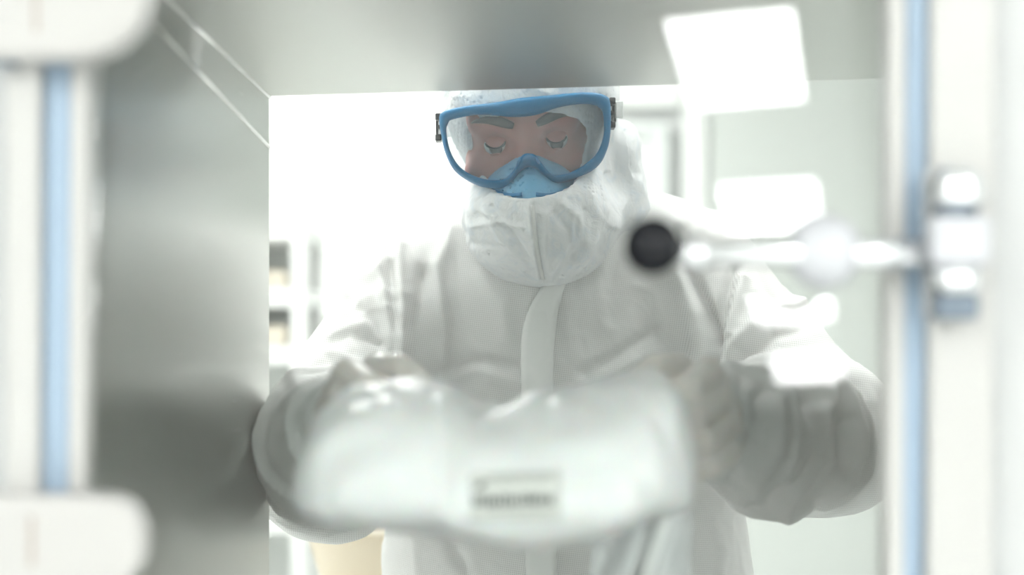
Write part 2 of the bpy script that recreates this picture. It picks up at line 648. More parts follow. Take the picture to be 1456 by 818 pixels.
# back wall of the far room: flush panels with recessed joints
wb = tag(empty('wall_back', (0, RY1, 0)), 'white cleanroom back wall of flush panels', kind='structure')
box('backing', (RX0, RY1 + 0.03, 0), (RX1, RY1 + 0.09, FAR_TOP), 'seam_grey', wb)
edges = [RX0, -2.0, -0.80]
for a, b in zip(edges, edges[1:]):
    box('panel', (a + 0.006, RY1 - 0.02, 0), (b - 0.006, RY1 + 0.03, FAR_TOP), 'wall_paint', wb, 0.004, 1)
box('panel', (-0.80 + 0.006, RY1 - 0.02, 2.16), (0.60, RY1 + 0.03, FAR_TOP), 'wall_paint', wb, 0.004, 1)
box('panel', (-0.80 + 0.006, RY1 - 0.02, 0), (-0.165, RY1 + 0.03, 2.155), 'wall_paint', wb, 0.004, 1)
edges = [0.60, 0.69, 1.62, 2.6, RX1]
for k, (a, b) in enumerate(zip(edges, edges[1:])):
    box('panel', (a + 0.006, RY1 - 0.02, 0), (b - 0.006, RY1 + 0.03, FAR_TOP), 'wall_paint' if k == 0 else 'wall_cool', wb, 0.004, 1)
# door in the back wall behind the person's head
d2 = tag(empty('door_2', (0.06, RY1, 0)), 'white flush door with a grey frame in the back wall', kind='structure')
box('door_leaf', (-0.10, RY1 - 0.005, 0.01), (0.49, RY1 + 0.028, 2.06), 'shelf_white', d2, 0.004, 1)
for x0, x1 in ((-0.16, -0.102), (0.492, 0.56)):
    box('door_jamb', (x0, RY1 - 0.035, 0), (x1, RY1 + 0.03, 2.11), 'grey_panel', d2, 0.004, 1)
box('door_head', (-0.102, RY1 - 0.035, 2.062), (0.492, RY1 + 0.03, 2.11), 'grey_panel', d2, 0.004, 1)


def light_panel(cx, cy, top, sx, sy, rot, mat, label, group):
    t = tag(empty('ceiling_light', (cx, cy, top)), label, 'ceiling light', group)
    bm = bmesh.new()
    w = 0.03
    add_box(bm, (-sx / 2 - w, -sy / 2 - w, -0.02), (-sx / 2, sy / 2 + w, 0), 0.004, 1)
    add_box(bm, (sx / 2, -sy / 2 - w, -0.02), (sx / 2 + w, sy / 2 + w, 0), 0.004, 1)
    add_box(bm, (-sx / 2, -sy / 2 - w, -0.02), (sx / 2, -sy / 2, 0), 0.004, 1)
    add_box(bm, (-sx / 2, sy / 2, -0.02), (sx / 2, sy / 2 + w, 0), 0.004, 1)
    bmesh.ops.translate(bm, verts=bm.verts, vec=(cx, cy, top))
    bm_obj('frame', bm, 'frame_white', t)
    box('diffuser', (cx - sx / 2, cy - sy / 2, top - 0.012), (cx + sx / 2, cy + sy / 2, top - 0.004), mat, t)
    t.rotation_euler.z = rot


# the near room's row of lights, seen mirrored in the tilted hatch glass
for k in range(4):
    light_panel(0.886 + 0.416 * k, -3.50 - 1.78 * k, NEAR_TOP, 0.43, 0.86, math.radians(13.1), 'near_light',
                'white ceiling light panel of the row mirrored in the hatch glass', 'ceiling lights mirrored in the hatch glass')
for sx, x0 in ((-1, -2.3), (1, 2.45)):  # unseen square panels added as fill for the hatch frame and the person's front
    for k in range(3):
        light_panel(x0 + sx * 0.16 * k, -2.2 - 1.6 * k, NEAR_TOP, 0.86, 0.86, 0, 'near_fill_light',
                    'added square fill light panel, out of view along the ' + ('left' if sx < 0 else 'right') + ' wall of the near room',
                    'added square fill lights along the near room ' + ('left' if sx < 0 else 'right') + ' wall')
for x, y in ((-1.35, 2.15), (-0.35, 2.15), (0.65, 2.15)):  # unseen panels added to brighten the suit
    light_panel(x, y, FAR_TOP, 0.6, 1.1, 0, 'far_fill_light', 'added long fill light panel, out of view over the person in the far cleanroom', 'added far cleanroom fill lights over the person')
for x, y in ((-1.5, 4.1), (-0.45, 4.1)):  # unseen panels added to keep the left background very bright
    light_panel(x, y, FAR_TOP, 0.6, 1.1, 0, 'far_back_fill', 'added long fill light panel, out of view by the back wall of the far cleanroom', 'added far cleanroom fill lights by the back wall')

# ------------------------------------------------------------------ steel pass-through chamber
ch = tag(empty('pass_chamber', (0.09, 1.25, Z_B)), 'brushed stainless steel pass-through chamber between the two rooms', 'pass box')
T = 0.012


def panel8(name, pts, mat):
    """8 corner points: inner quad then outer quad"""
    return mesh_obj(name, pts, [(0, 1, 2, 3), (7, 6, 5, 4), (0, 4, 5, 1), (1, 5, 6, 2), (2, 6, 7, 3), (3, 7, 4, 0)], mat, ch)


RISE = 0.029            # the top and the left side open slightly towards the hatch


def zt(x, y=Y_FAR):
    return Z_TL + (Z_TR - Z_TL) * (x - X_L) / (0.3775 - X_L) + RISE * (Y_FAR - y) / (Y_FAR - Y_NEAR)


zn, zf = zt(X_LN, Y_NEAR), zt(X_L)
panel8('side_panel', [(X_LN, Y_NEAR, Z_B), (X_LN, Y_NEAR, zn), (X_L, Y_FAR, zf), (X_L, Y_FAR, Z_B),
                      (X_LN - T, Y_NEAR, Z_B), (X_LN - T, Y_NEAR, zn), (X_L - T, Y_FAR, zf), (X_L - T, Y_FAR, Z_B)], 'steel_side')
zn2, zf2 = zt(X_R, Y_NEAR), zt(X_R)
panel8('side_panel', [(X_R, Y_NEAR, Z_B), (X_R, Y_FAR, Z_B), (X_R, Y_FAR, zf2), (X_R, Y_NEAR, zn2),
                      (X_R + T, Y_NEAR, Z_B), (X_R + T, Y_FAR, Z_B), (X_R + T, Y_FAR, zf2), (X_R + T, Y_NEAR, zn2)], 'steel_side')
panel8('top_panel', [(X_LN - T, Y_NEAR, zn), (X_R + T, Y_NEAR, zn2), (X_R + T, Y_FAR, zf2), (X_L - T, Y_FAR, zf),
                     (X_LN - T, Y_NEAR, zn + T), (X_R + T, Y_NEAR, zn2 + T), (X_R + T, Y_FAR, zf2 + T), (X_L - T, Y_FAR, zf + T)], 'steel_top')
panel8('bottom_panel', [(X_L - T, Y_FAR, Z_B), (X_R + T, Y_FAR, Z_B), (X_R + T, Y_NEAR, Z_B), (X_LN - T, Y_NEAR, Z_B),
                        (X_L - T, Y_FAR, Z_B - T), (X_R + T, Y_FAR, Z_B - T), (X_R + T, Y_NEAR, Z_B - T), (X_LN - T, Y_NEAR, Z_B - T)], 'steel_base')
# flange closing the gap to the far wall
box('flange', (X_LN - T, Y_FAR - 0.012, Z_B - T), (X_L - T, Y_FAR, zn2 + T), 'steel_side', ch)
panel8('flange', [(X_L - T, Y_FAR - 0.012, zf + T), (X_R + T, Y_FAR - 0.012, zf2 + T), (X_R + T, Y_FAR, zf2 + T), (X_L - T, Y_FAR, zf + T),
                  (X_L - T, Y_FAR - 0.012, zn2 + T), (X_R + T, Y_FAR - 0.012, zn2 + T), (X_R + T, Y_FAR, zn2 + T), (X_L - T, Y_FAR, zn2 + T)], 'steel_side')
# front web of the chamber beside the hatch opening
box('front_web', (0.262, Y_NEAR - 0.001, Z_B), (X_R + T, Y_NEAR + 0.005, zn), 'steel_side', ch)
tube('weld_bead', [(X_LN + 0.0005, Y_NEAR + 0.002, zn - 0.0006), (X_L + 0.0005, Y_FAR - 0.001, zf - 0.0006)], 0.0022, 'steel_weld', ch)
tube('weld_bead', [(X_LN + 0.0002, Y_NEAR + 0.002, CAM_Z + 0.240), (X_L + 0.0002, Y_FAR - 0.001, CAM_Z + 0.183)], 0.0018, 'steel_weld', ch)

# ------------------------------------------------------------------ glazed hatch (door_1)
d1 = tag(empty('door_1', (0.0, Y_DOOR, CAM_Z - 0.30)), 'white framed glazed hatch with pale blue gasket strips', kind='structure')
ROLL = 0.0065            # the frame leans very slightly
ZB0, ZT0 = CAM_Z - 0.30, CAM_Z + 0.31


def dx(px):              # hatch frame x from photo column at the frame's depth
    return (px - PCX) / F_PX * Y_DOOR


def upright(name, px0, px1, y0, y1, mat, bevel=0.002, lean=0.0):
    bm = bmesh.new()
    inner = name in ('gasket', 'glazing_bead')
    add_box(bm, (dx(px0), y0, ZB0 + (0.0345 if inner else 0)), (dx(px1), y1, ZT0 - (0.0295 if inner else 0)), bevel, 2)
    for v in bm.verts:
        v.co.x += lean * (v.co.z - CAM_Z)
    return bm_obj(name, bm, mat, d1)


# left side
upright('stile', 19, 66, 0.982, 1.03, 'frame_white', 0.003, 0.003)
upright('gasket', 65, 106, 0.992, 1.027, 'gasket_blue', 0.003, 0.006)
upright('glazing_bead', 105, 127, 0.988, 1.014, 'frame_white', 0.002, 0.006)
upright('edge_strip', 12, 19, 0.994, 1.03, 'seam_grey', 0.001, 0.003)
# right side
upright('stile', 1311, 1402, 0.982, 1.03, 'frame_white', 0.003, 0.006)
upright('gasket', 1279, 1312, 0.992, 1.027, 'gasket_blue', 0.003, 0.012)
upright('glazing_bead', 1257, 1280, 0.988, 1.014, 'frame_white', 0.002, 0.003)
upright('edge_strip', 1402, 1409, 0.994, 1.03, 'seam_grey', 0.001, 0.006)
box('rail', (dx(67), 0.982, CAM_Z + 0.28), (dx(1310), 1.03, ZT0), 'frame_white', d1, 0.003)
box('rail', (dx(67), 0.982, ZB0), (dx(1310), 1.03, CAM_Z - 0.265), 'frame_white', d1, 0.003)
# the pane is set tilted in its frame, its head leaning away from the near room
TILT = math.radians(6.6)
bm = bmesh.new()
add_box(bm, (dx(122), -0.002, -0.27), (dx(1275), 0.002, 0.25))
bmesh.ops.rotate(bm, verts=bm.verts, cent=(0, 0, 0), matrix=Matrix.Rotation(-TILT, 3, 'X'))
bmesh.ops.translate(bm, verts=bm.verts, vec=(0, 1.02, CAM_Z))
tag(bm_obj('glass_pane', bm, 'window_glass', d1), 'clear glass pane mirroring the ceiling lights')


def hinge(zlo, zhi, xr, flip):
    """rounded white hinge cover: flat left end, big radius on one right corner pair"""
    xl = dx(10)
    pts = []
    h = zhi - zlo
    R = h * 0.5
    n = 12
    if flip:      # lower hinge: full round nose on the right
        R1, R2 = 0.025, 0.034
    else:
        R1, R2 = 0.023, 0.048
    # counter-clockwise from lower left
    pts.append((xl, zlo))
    for i in range(n + 1):
        a = -math.pi / 2 + (math.pi / 2) * i / n
        pts.append((xr - R2 + R2 * math.cos(a), zlo + R2 * 0.86 + R2 * 0.86 * math.sin(a)))
    for i in range(n + 1):
        a = (math.pi / 2) * i / n
        pts.append((xr - R1 + R1 * math.cos(a), zhi - R1 + R1 * math.sin(a)))
    pts.append((xl, zhi))
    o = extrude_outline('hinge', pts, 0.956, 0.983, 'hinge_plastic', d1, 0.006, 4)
    o.data.polygons.foreach_set('use_smooth', [False] * len(o.data.polygons))
    return o


zu = P(0, 88, Y_DOOR - 0.03).z
hu = hinge(zu, zu + 0.086, (218 - PCX) / F_PX * 0.97, False)
zl = P(0, 702, Y_DOOR - 0.03).z
hl = hinge(zl - 0.060, zl, (210 - PCX) / F_PX * 0.97, True)
tag(hu, 'upper white plastic hinge cover')
tag(hl, 'lower white plastic hinge cover with rounded nose')
for hgo, pa, pb in ((hu, -30, 46), (hl, 734, 806)):
    a, b = P(48, pb, 0.956), P(55, pa, 0.956)
    if hgo is hl:
        a, b = P(41, pb, 0.956), P(49, pa, 0.956)
    box('cover_slot', (a.x, 0.9552, a.z), (b.x, 0.9575, b.z), 'groove_tan', hgo, 0.0006, 1)
    c = (a + b) / 2
    lathe('hinge_pin', [(0, -0.036), (0.0075, -0.036), (0.0085, -0.034), (0.0085, 0.034), (0.0075, 0.036), (0, 0.036)],
          (dx(26), 0.976, (zu + 0.034) if hgo is hu else zl - 0.038), (0, 0, 1), 'chrome_dark', hgo, 20)

# latch on the right stile
LY = 0.965
SC = LY / F_PX


def lz(py):
    return CAM_Z + (PCY - py) * SC


def lx(px):
    return (px - PCX) * SC


latch = box('latch', (lx(1322), 0.972, lz(455)), (lx(1394), 0.983, lz(238)), 'frame_white', d1, 0.003)
tag(latch, 'chrome latch with lever bar and ball ends')
lathe('latch_cap', [(0, 0.0145)] + [(0.0171 * math.cos(a), 0.0145 * math.sin(a)) for a in np.linspace(math.pi / 2, 0, 8)][1:] + [(0.0171, -0.009), (0.0156, -0.0105), (0, -0.0105)],
      (lx(1360), LY, lz(268)), (0, 0, 1), 'chrome', latch)
lathe('latch_collar', [(0, 0.003), (0.0138, 0.003), (0.0138, -0.003), (0, -0.003)], (lx(1357), LY, lz(301)), (0, 0, 1), 'chrome_dark', latch)
box('latch_body', (lx(1316), LY - 0.016, lz(378)), (lx(1400), LY + 0.012, lz(309)), 'white_knob', latch, 0.004, 3)
lathe('latch_sleeve', [(0, 0.008), (0.0156, 0.008), (0.0156, -0.008), (0, -0.008)], (lx(1358), LY, lz(398)), (0, 0, 1), 'chrome', latch)
box('latch_foot', (lx(1326), LY - 0.010, lz(455)), (lx(1387), LY + 0.009, lz(417)), 'chrome_dark', latch, 0.003, 2)
BZ = lz(361)
lathe('lever_bar', [(0, 0), (0.0086, 0), (0.0086, 0.046), (0.0078, 0.053), (0.0078, 0.136), (0.0090, 0.1365), (0.0090, 0.147), (0.0052, 0.148), (0.0052, 0.154), (0, 0.154)],
      (lx(1320), LY, BZ), (-1, 0, 0), 'chrome', latch)
lathe('bar_ring', [(0, -0.004), (0.0103, -0.004), (0.0110, -0.002), (0.0110, 0.002), (0.0103, 0.004), (0, 0.004)], (lx(994), LY, BZ), (1, 0, 0), 'chrome', latch)
lathe('black_ball', ball_prof(0.0175), (lx(928), LY, lz(350)), (0, 1, 0), 'black_plastic', latch)
wb_o = lathe('white_ball', ball_prof(0.0228), (((1172 - PCX) / F_PX) * 0.972, 0.972, CAM_Z + (PCY - 358) / F_PX * 0.972), (0, 1, 0), 'white_knob', latch)
lathe('ball_stem', [(0, 0), (0.006, 0), (0.006, 0.03), (0, 0.03)], (lx(1172), 0.972, BZ), (0, 1, 0), 'chrome', latch, 16)

# ================================================================== THE PERSON
person = tag(empty('person', (0.07, 1.84, 0.0)), 'person in white hooded coverall and blue goggles holding a wrapped bag', 'person')

# head frame (origin between the eyes)
EYE = np.array(P(748, 203, 1.69))
pit, rol = math.radians(20), math.radians(5)
Rp = np.array([[1, 0, 0], [0, math.cos(pit), -math.sin(pit)], [0, math.sin(pit), math.cos(pit)]])
Rr = np.array([[math.cos(rol), 0, -math.sin(rol)], [0, 1, 0], [math.sin(rol), 0, math.cos(rol)]])
RH = Rr @ Rp


def H(x, y, z):
    return EYE + RH @ np.array([x, y, z])


NECK = np.array(P(770, 400, 1.83))
SH_L, SH_R = np.array(P(583, 412, 1.83)), np.array(P(985, 398, 1.83))
EL_L, EL_R = np.array([-0.176, 1.675, 1.288]), np.array([0.333, 1.655, 1.312])
WR_L, WR_R = np.array([-0.128, 1.325, 1.345]), np.array([0.178, 1.325, 1.345])
CX_T = 0.078


def torso_sd(G, off=0.0):
    zk = [0.80, 0.95, 1.05, 1.15, 1.25, 1.36, 1.46, 1.52, 1.60]
    ak = [0.195, 0.205, 0.212, 0.208, 0.198, 0.192, 0.182, 0.130, 0.06]
    bk = [0.135, 0.140, 0.140, 0.135, 0.130, 0.130, 0.118, 0.090, 0.05]
    ck = [0.085, 0.085, 0.085, 0.083, 0.080, 0.075, 0.070, 0.060, 0.055]
    z = G[2]
    a = np.interp(z, zk, ak) + off
    b = np.interp(z, zk, bk) + off
    cx = np.interp(z, zk, ck)
    d = (np.sqrt(((G[0] - cx) / a) ** 2 + ((G[1] - 1.845) / b) ** 2) - 1) * np.minimum(a, b)
    d = np.maximum(d, z - (1.545 + off))
    d = np.maximum(d, (0.86 - off) - z)
    return d


FOOT = {-1: np.array([CX_T - 0.105, 1.83, 0.05]), 1: np.array([CX_T + 0.105, 1.83, 0.05])}


def coverall_sd(G):
    d = torso_sd(G)
    d = smin(d, sd_cap(G, SH_L, SH_R, 0.062), 0.05)
    d = smin(d, sd_cap(G, NECK, SH_L + np.array([0.05, 0, 0.02]), 0.070, 0.055), 0.05)
    d = smin(d, sd_cap(G, NECK, SH_R + np.array([-0.05, 0, 0.03]), 0.072, 0.060), 0.05)
    d = smin(d, sd_cap(G, NECK + np.array([0, 0.0, -0.05]), NECK + np.array([0, -0.03, 0.05]), 0.088, 0.075), 0.04)
    for s_, e_, w_, rs in ((SH_L, EL_L, WR_L, 0.068), (SH_R, EL_R, WR_R, 0.070)):
        d = smin(d, sd_cap(G, s_, e_, rs, 0.068), 0.03)
        f = e_ + (w_ - e_) * 0.45
        fore = smin(sd_cap(G, e_, f, 0.066, 0.060), sd_cap(G, f, w_, 0.060, 0.036), 0.03)
        d = smin(d, fore, 0.03)
    for s in (-1, 1):
        hip = np.array([CX_T + s * 0.10, 1.845, 0.88])
        knee = np.array([CX_T + s * 0.105, 1.82, 0.50])
        d = smin(d, sd_cap(G, hip, knee, 0.110, 0.085), 0.04)
        d = smin(d, sd_cap(G, knee, FOOT[s] + np.array([0, 0.01, 0.06]), 0.085, 0.068), 0.04)
    return d


V, Q = surface_nets(coverall_sd, (-0.30, 1.26, 0.03), (0.46, 2.02, 1.64), 0.0065)
me = subdivided(np_mesh('coverall', V, Q), 1)
V = get_co(me)
Nn = get_no(me)
# --- cloth relief: broad folds, sleeve rings, gathered shoulder folds
U = PCX + V[:, 0] / V[:, 1] * F_PX          # elevation coordinates for placing the drawn folds
W = PCY - (V[:, 2] - CAM_Z) / V[:, 1] * F_PX
disp = np.zeros(len(V))
p = V * np.array([7, 7, 4.5])
warp = np.stack([vnoise(V * 9 + 3), vnoise(V * 9 + 17), vnoise(V * 9 + 31)], 1)
disp += 0.0050 * ridge(p + 0.5 * warp)
disp += 0.0024 * ridge(V * np.array([19, 19, 12]) + 0.8 * warp)
disp += 0.0010 * ridge(V * 44 + 1.2 * warp)
for e_, w_, s_ in ((EL_L, WR_L, -1), (EL_R, WR_R, 1)):
    ax_ = (w_ - e_) / np.linalg.norm(w_ - e_)
    rel = V - e_
    t = rel @ ax_
    rad = np.linalg.norm(rel - t[:, None] * ax_, axis=1)
    m = np.clip((0.105 - rad) / 0.02, 0, 1) * np.clip((t + 0.05) / 0.05, 0, 1)
    ring = vnoise(np.stack([t * 30 + 0.9 * warp[:, 0] * 1.6, rel[:, 0] * 7 + 5, rel[:, 2] * 7 + 9 * s_], 1))
    disp += m * 0.0072 * (1 - 2.2 * np.abs(ring))
front = np.clip((0.35 - Nn[:, 1]) / 0.4, 0, 1)
FOLDS = [
    # (+ ridge / - groove amplitude in mm, width px, points in the photograph)
    (7, 9, [(548, 350), (546, 400), (556, 450), (566, 530)]),
    (8, 9, [(570, 352), (570, 420), (566, 500), (572, 560)]),
    (-9, 7, [(558, 380), (562, 450), (563, 570)]),
    (-9, 10, [(603, 390), (594, 470), (604, 570)]),
    (7, 12, [(650, 332), (624, 385), (628, 430), (622, 560)]),
    (-6, 9, [(498, 432), (530, 450), (560, 500)]),
    (6, 10, [(440, 515), (480, 480), (522, 462)]),
    (6, 9, [(425, 545), (470, 505), (520, 525), (560, 530)]),
    (-6, 7, [(470, 492), (500, 475), (540, 485)]),
    (5, 9, [(478, 430), (520, 400), (545, 385)]),
    (-5, 9, [(610, 530), (670, 512), (735, 524)]),
    (4, 9, [(610, 548), (680, 530), (738, 545)]),
    (5, 14, [(690, 395), (715, 430), (720, 480)]),
    (-16, 8, [(962, 330), (985, 400), (1006, 450), (1015, 500), (1018, 570)]),
    (9, 12, [(945, 340), (966, 400), (988, 450), (996, 530)]),
    (-12, 8, [(1044, 380), (1026, 440), (1018, 490)]),
    (9, 12, [(1034, 560), (1042, 500), (1085, 455), (1130, 440)]),
    (7, 9, [(1052, 400), (1044, 440), (1036, 480)]),
    (-6, 9, [(1060, 520), (1100, 480), (1140, 470)]),
    (-5, 9, [(830, 530), (880, 500), (930, 470)]),
    (4, 10, [(850, 545), (900, 515), (940, 500)]),
    (7, 9, [(1062, 560), (1058, 610), (1026, 662)]),
    (-7, 8, [(1082, 560), (1080, 620), (1040, 680)]),
    (7, 10, [(1108, 562), (1106, 640), (1060, 700)]),
    (-6, 9, [(1140, 575), (1140, 650), (1092, 710)]),
    (7, 10, [(1172, 585), (1176, 650), (1124, 720)]),
    (-6, 9, [(1202, 600), (1204, 660), (1160, 715)]),
    (5, 9, [(1010, 740), (1030, 780), (1020, 830)]),
    (-5, 9, [(1048, 740), (1056, 800), (1052, 840)]),
    (5, 10, [(600, 700), (590, 760), (600, 840)]),
    (-5, 10, [(640, 760), (660, 800), (670, 840)]),
]
for amp, wid, pts in FOLDS:
    dd = poly_dist(U + 5 * warp[:, 0], W + 5 * warp[:, 1], pts)
    disp += front * amp * 0.001 * np.exp(-(dd / wid) ** 2)
disp *= np.clip((V[:, 2] - 0.03) / 0.2, 0.3, 1)
set_co(me, V + Nn * disp[:, None])
coverall = tag(link('coverall', me, 'suit', person, True), 'white non-woven coverall with fine embossed dots')
cov_bvh = BVHTree.FromPolygons([v.co.copy() for v in me.vertices], [tuple(pl.vertices) for pl in me.polygons])


def ribbon(name, rows, mat, parent, bvh, off=0.004, thick=0.0025, smooth=True):
    """rows of photo points laid on the surface behind them, given a thickness"""
    front_, back_ = [], []
    for row in rows:
        for px, py in row:
            dirv = Vector(((px - PCX) / F_PX, 1, (PCY - py) / F_PX)).normalized()
            hit, nrm, _, _ = bvh.ray_cast(Vector((0, 0, CAM_Z)), dirv)
            if hit is None:
                hit = P(px, py, 1.75)
            front_.append(hit - dirv * (off + thick))
            back_.append(hit - dirv * (off - 0.004))
    nr, nc = len(rows), len(rows[0])
    k = nr * nc
    fs = []
    for i in range(nr - 1):
        for j in range(nc - 1):
            a = i * nc + j
            fs.append((a, a + 1, a + nc + 1, a + nc))
            fs.append((k + a, k + a + nc, k + a + nc + 1, k + a + 1))
    loop = list(range(nc)) + [i * nc + nc - 1 for i in range(1, nr)] + [(nr - 1) * nc + j for j in range(nc - 2, -1, -1)] + [i * nc for i in range(nr - 2, 0, -1)]
    for a, b in zip(loop, loop[1:] + loop[:1]):
        fs.append((a, k + a, k + b, b))
    return mesh_obj(name, front_ + back_, fs, mat, parent, smooth)


# storm flap over the zip
lft = catmull([(776, 398), (752, 440), (742, 480), (741, 540), (744, 620), (748, 840)], 40, False)
rgt = catmull([(806, 398), (794, 440), (789, 480), (786, 540), (788, 620), (792, 840)], 40, False)
rows = []
for i in range(40):
    rows.append([tuple(lft[i] + (rgt[i] - lft[i]) * t) for t in np.linspace(0, 1, 6)])
flap = ribbon('zip_flap', rows, 'suit_flap', person, cov_bvh, 0.005, 0.003)
tag(flap, 'plain white storm flap over the zip')

# ---- body under the suit (one continuous mesh with head, arms and hands)


def hand_chains(wr, inward):
    """joint chains of one hand: holds the bag's end, fingers under it and thumb on top. inward = +1 points to +X"""
    s = inward
    b = np.array(wr)
    palm = b + np.array([s * 0.012, -0.085, 0.016])
    chains = []
    for k in range(4):
        side = (k - 1.5) * 0.0195
        root = palm + np.array([s * (0.004 - 0.004 * k), -0.012 + 0.004 * abs(k - 1), 0.030 - 0.020 * k])
        L = (0.040, 0.044, 0.041, 0.032)[k]
        j1 = root + L * np.array([s * 0.45, -0.86, -0.20])
        j2 = j1 + 0.65 * L * np.array([s * 0.85, -0.45, -0.25])
        j3 = j2 + 0.52 * L * np.array([s * 0.97, -0.05, -0.15])
        chains.append(([b + np.array([0, -0.02, 0.012 - 0.008 * k]), root, j1, j2, j3], [0.018, 0.0125, 0.0100, 0.0092, 0.0082]))
    t0 = b + np.array([s * 0.012, -0.022, 0.020])
    t1 = t0 + np.array([s * 0.022, -0.024, 0.026])
    t2 = t1 + np.array([s * 0.020, -0.026, 0.004])
    t3 = t2 + np.array([s * 0.016, -0.018, -0.010])
    chains.append(([t0, t1, t2, t3], [0.017, 0.0140, 0.0110, 0.0095]))
    return chains, palm


HANDS = {}
for nm, wr, el, s in (('l', WR_L, EL_L, 1), ('r', WR_R, EL_R, -1)):
    HANDS[nm] = (wr, el, hand_chains(wr, s))


def hand_sd(G, hd, off):
    wr, el, (chains, palm) = hd
    d = None
    for ps, rs in chains:
        f = None
        for a, b, ra, rb in zip(ps, ps[1:], rs, rs[1:]):
            q = sd_cap(G, a, b, ra + off, rb + off)
            f = q if f is None else np.minimum(f, q)
        d = f if d is None else smin(d, f, 0.006)
    ax_ = (el - wr) / np.linalg.norm(el - wr)
    d = smin(d, sd_cap(G, wr + ax_ * 0.09, wr, 0.034 + off, 0.026 + off), 0.012)
    return d


def head_sd(G):
    d = sd_ell(G, H(0, 0.088, 0.035), (0.076, 0.096, 0.108), RH)
    d = smin(d, sd_ell(G, H(0, 0.055, -0.045), (0.060, 0.062, 0.075), RH), 0.03)
    d = smin(d, sd_cap(G, H(-0.045, 0.012, 0.024), H(0.045, 0.012, 0.024), 0.013), 0.02)          # brow
    for s in (-1, 1):
        d = smin(d, sd_ell(G, H(s * 0.045, 0.018, -0.030), (0.022, 0.018, 0.016), RH), 0.015)    # cheekbone
        d = np.maximum(d, -sd_ell(G, H(s * 0.032, -0.006, 0.0), (0.020, 0.013, 0.0125), RH))     # socket
    d = smin(d, sd_cap(G, H(0, 0.000, 0.010), H(0, -0.022, -0.036), 0.0075, 0.012), 0.012)        # nose
    return d


def body_sd(G):
    d = torso_sd(G, -0.025)
    d = smin(d, sd_cap(G, NECK + np.array([0, 0.01, -0.08]), H(0, 0.085, -0.06), 0.058, 0.055), 0.03)
    d = smin(d, head_sd(G), 0.012)
    d = smin(d, sd_cap(G, SH_L, SH_R, 0.045), 0.03)
    for s_, e_, w_ in ((SH_L, EL_L, WR_L), (SH_R, EL_R, WR_R)):
        d = smin(d, sd_cap(G, s_, e_, 0.050, 0.042), 0.02)
        d = smin(d, sd_cap(G, e_, w_, 0.042, 0.026), 0.02)
    for hd in HANDS.values():
        d = smin(d, hand_sd(G, hd, -0.0015), 0.006)
    for s in (-1, 1):
        hip = np.array([CX_T + s * 0.09, 1.845, 0.88])
        knee = np.array([CX_T + s * 0.105, 1.83, 0.50])
        d = smin(d, sd_cap(G, hip, knee, 0.085, 0.060), 0.04)
        d = smin(d, sd_cap(G, knee, FOOT[s] + np.array([0, 0.01, 0.03]), 0.058, 0.040), 0.03)
        d = smin(d, sd_cap(G, FOOT[s] + np.array([0, 0.02, -0.01]), FOOT[s] + np.array([0, -0.13, -0.015]), 0.036, 0.028), 0.02)
    return d


V, Q = surface_nets(body_sd, (-0.28, 1.14, 0.0), (0.42, 2.00, 1.80), 0.0065)
body = link('body', subdivided(np_mesh('body', V, Q), 1), 'skin', person, True)
for s in (-1, 1):
    c = H(s * 0.032, 0.0105, -0.001)
    e = lathe('eye', ball_prof(0.0125), c, (0, 1, 0), 'eye_white', person, 24)
    gz = (RH @ np.array([0, -0.96, -0.27]))
    bm = bmesh.new()
    add_lathe(bm, [(0, 0.0132), (0.0034, 0.0129), (0.0068, 0.0114), (0.0070, 0.0095)], c, gz, 20)
    bm_obj('iris', bm, 'iris', e, True)
    # heavy lowered lid
    up = RH @ np.array([0, -0.70, 0.71])
    lathe('eyelid', [(0.0139 * math.sin(a), 0.0139 * math.cos(a)) for a in np.linspace(0, math.radians(50), 9)] + [(0.0100, 0.0085)], c, up, 'skin', person, 24)
    dn = RH @ np.array([0, -0.45, -0.89])
    lathe('eyelid', [(0.0137 * math.sin(a), 0.0137 * math.cos(a)) for a in np.linspace(0, math.radians(30), 8)] + [(0.0062, 0.0108)], c, dn, 'skin', person, 24)
    upv, frv = Vector(up).normalized(), Vector(RH @ np.array([0, -1.0, -0.3]))
    frv = (frv - upv * frv.dot(upv)).normalized()
    sdv = upv.cross(frv)
    la = math.radians(52)
    lash = [Vector(c) + 0.0142 * (upv * math.cos(la) + (frv * math.cos(f_) + sdv * math.sin(f_)) * math.sin(la)) for f_ in np.linspace(-1.25, 1.25, 15)]
    tube('eyelash', lash, [0.0005] + [0.0011] * 13 + [0.0005], 'brow_hair', person, 8)
    br = [H(s * (0.012 + 0.043 * t), -0.0125 + 0.017 * t * t, 0.0215 + 0.010 * math.sin(t * 2.3) - 0.004 * t) for t in np.linspace(0, 1, 12)]
    tube('eyebrow', br, [0.003, 0.0042, 0.0048, 0.005, 0.005, 0.0048, 0.0044, 0.004, 0.0034, 0.0028, 0.002, 0.001], 'brow_hair', person, 8)

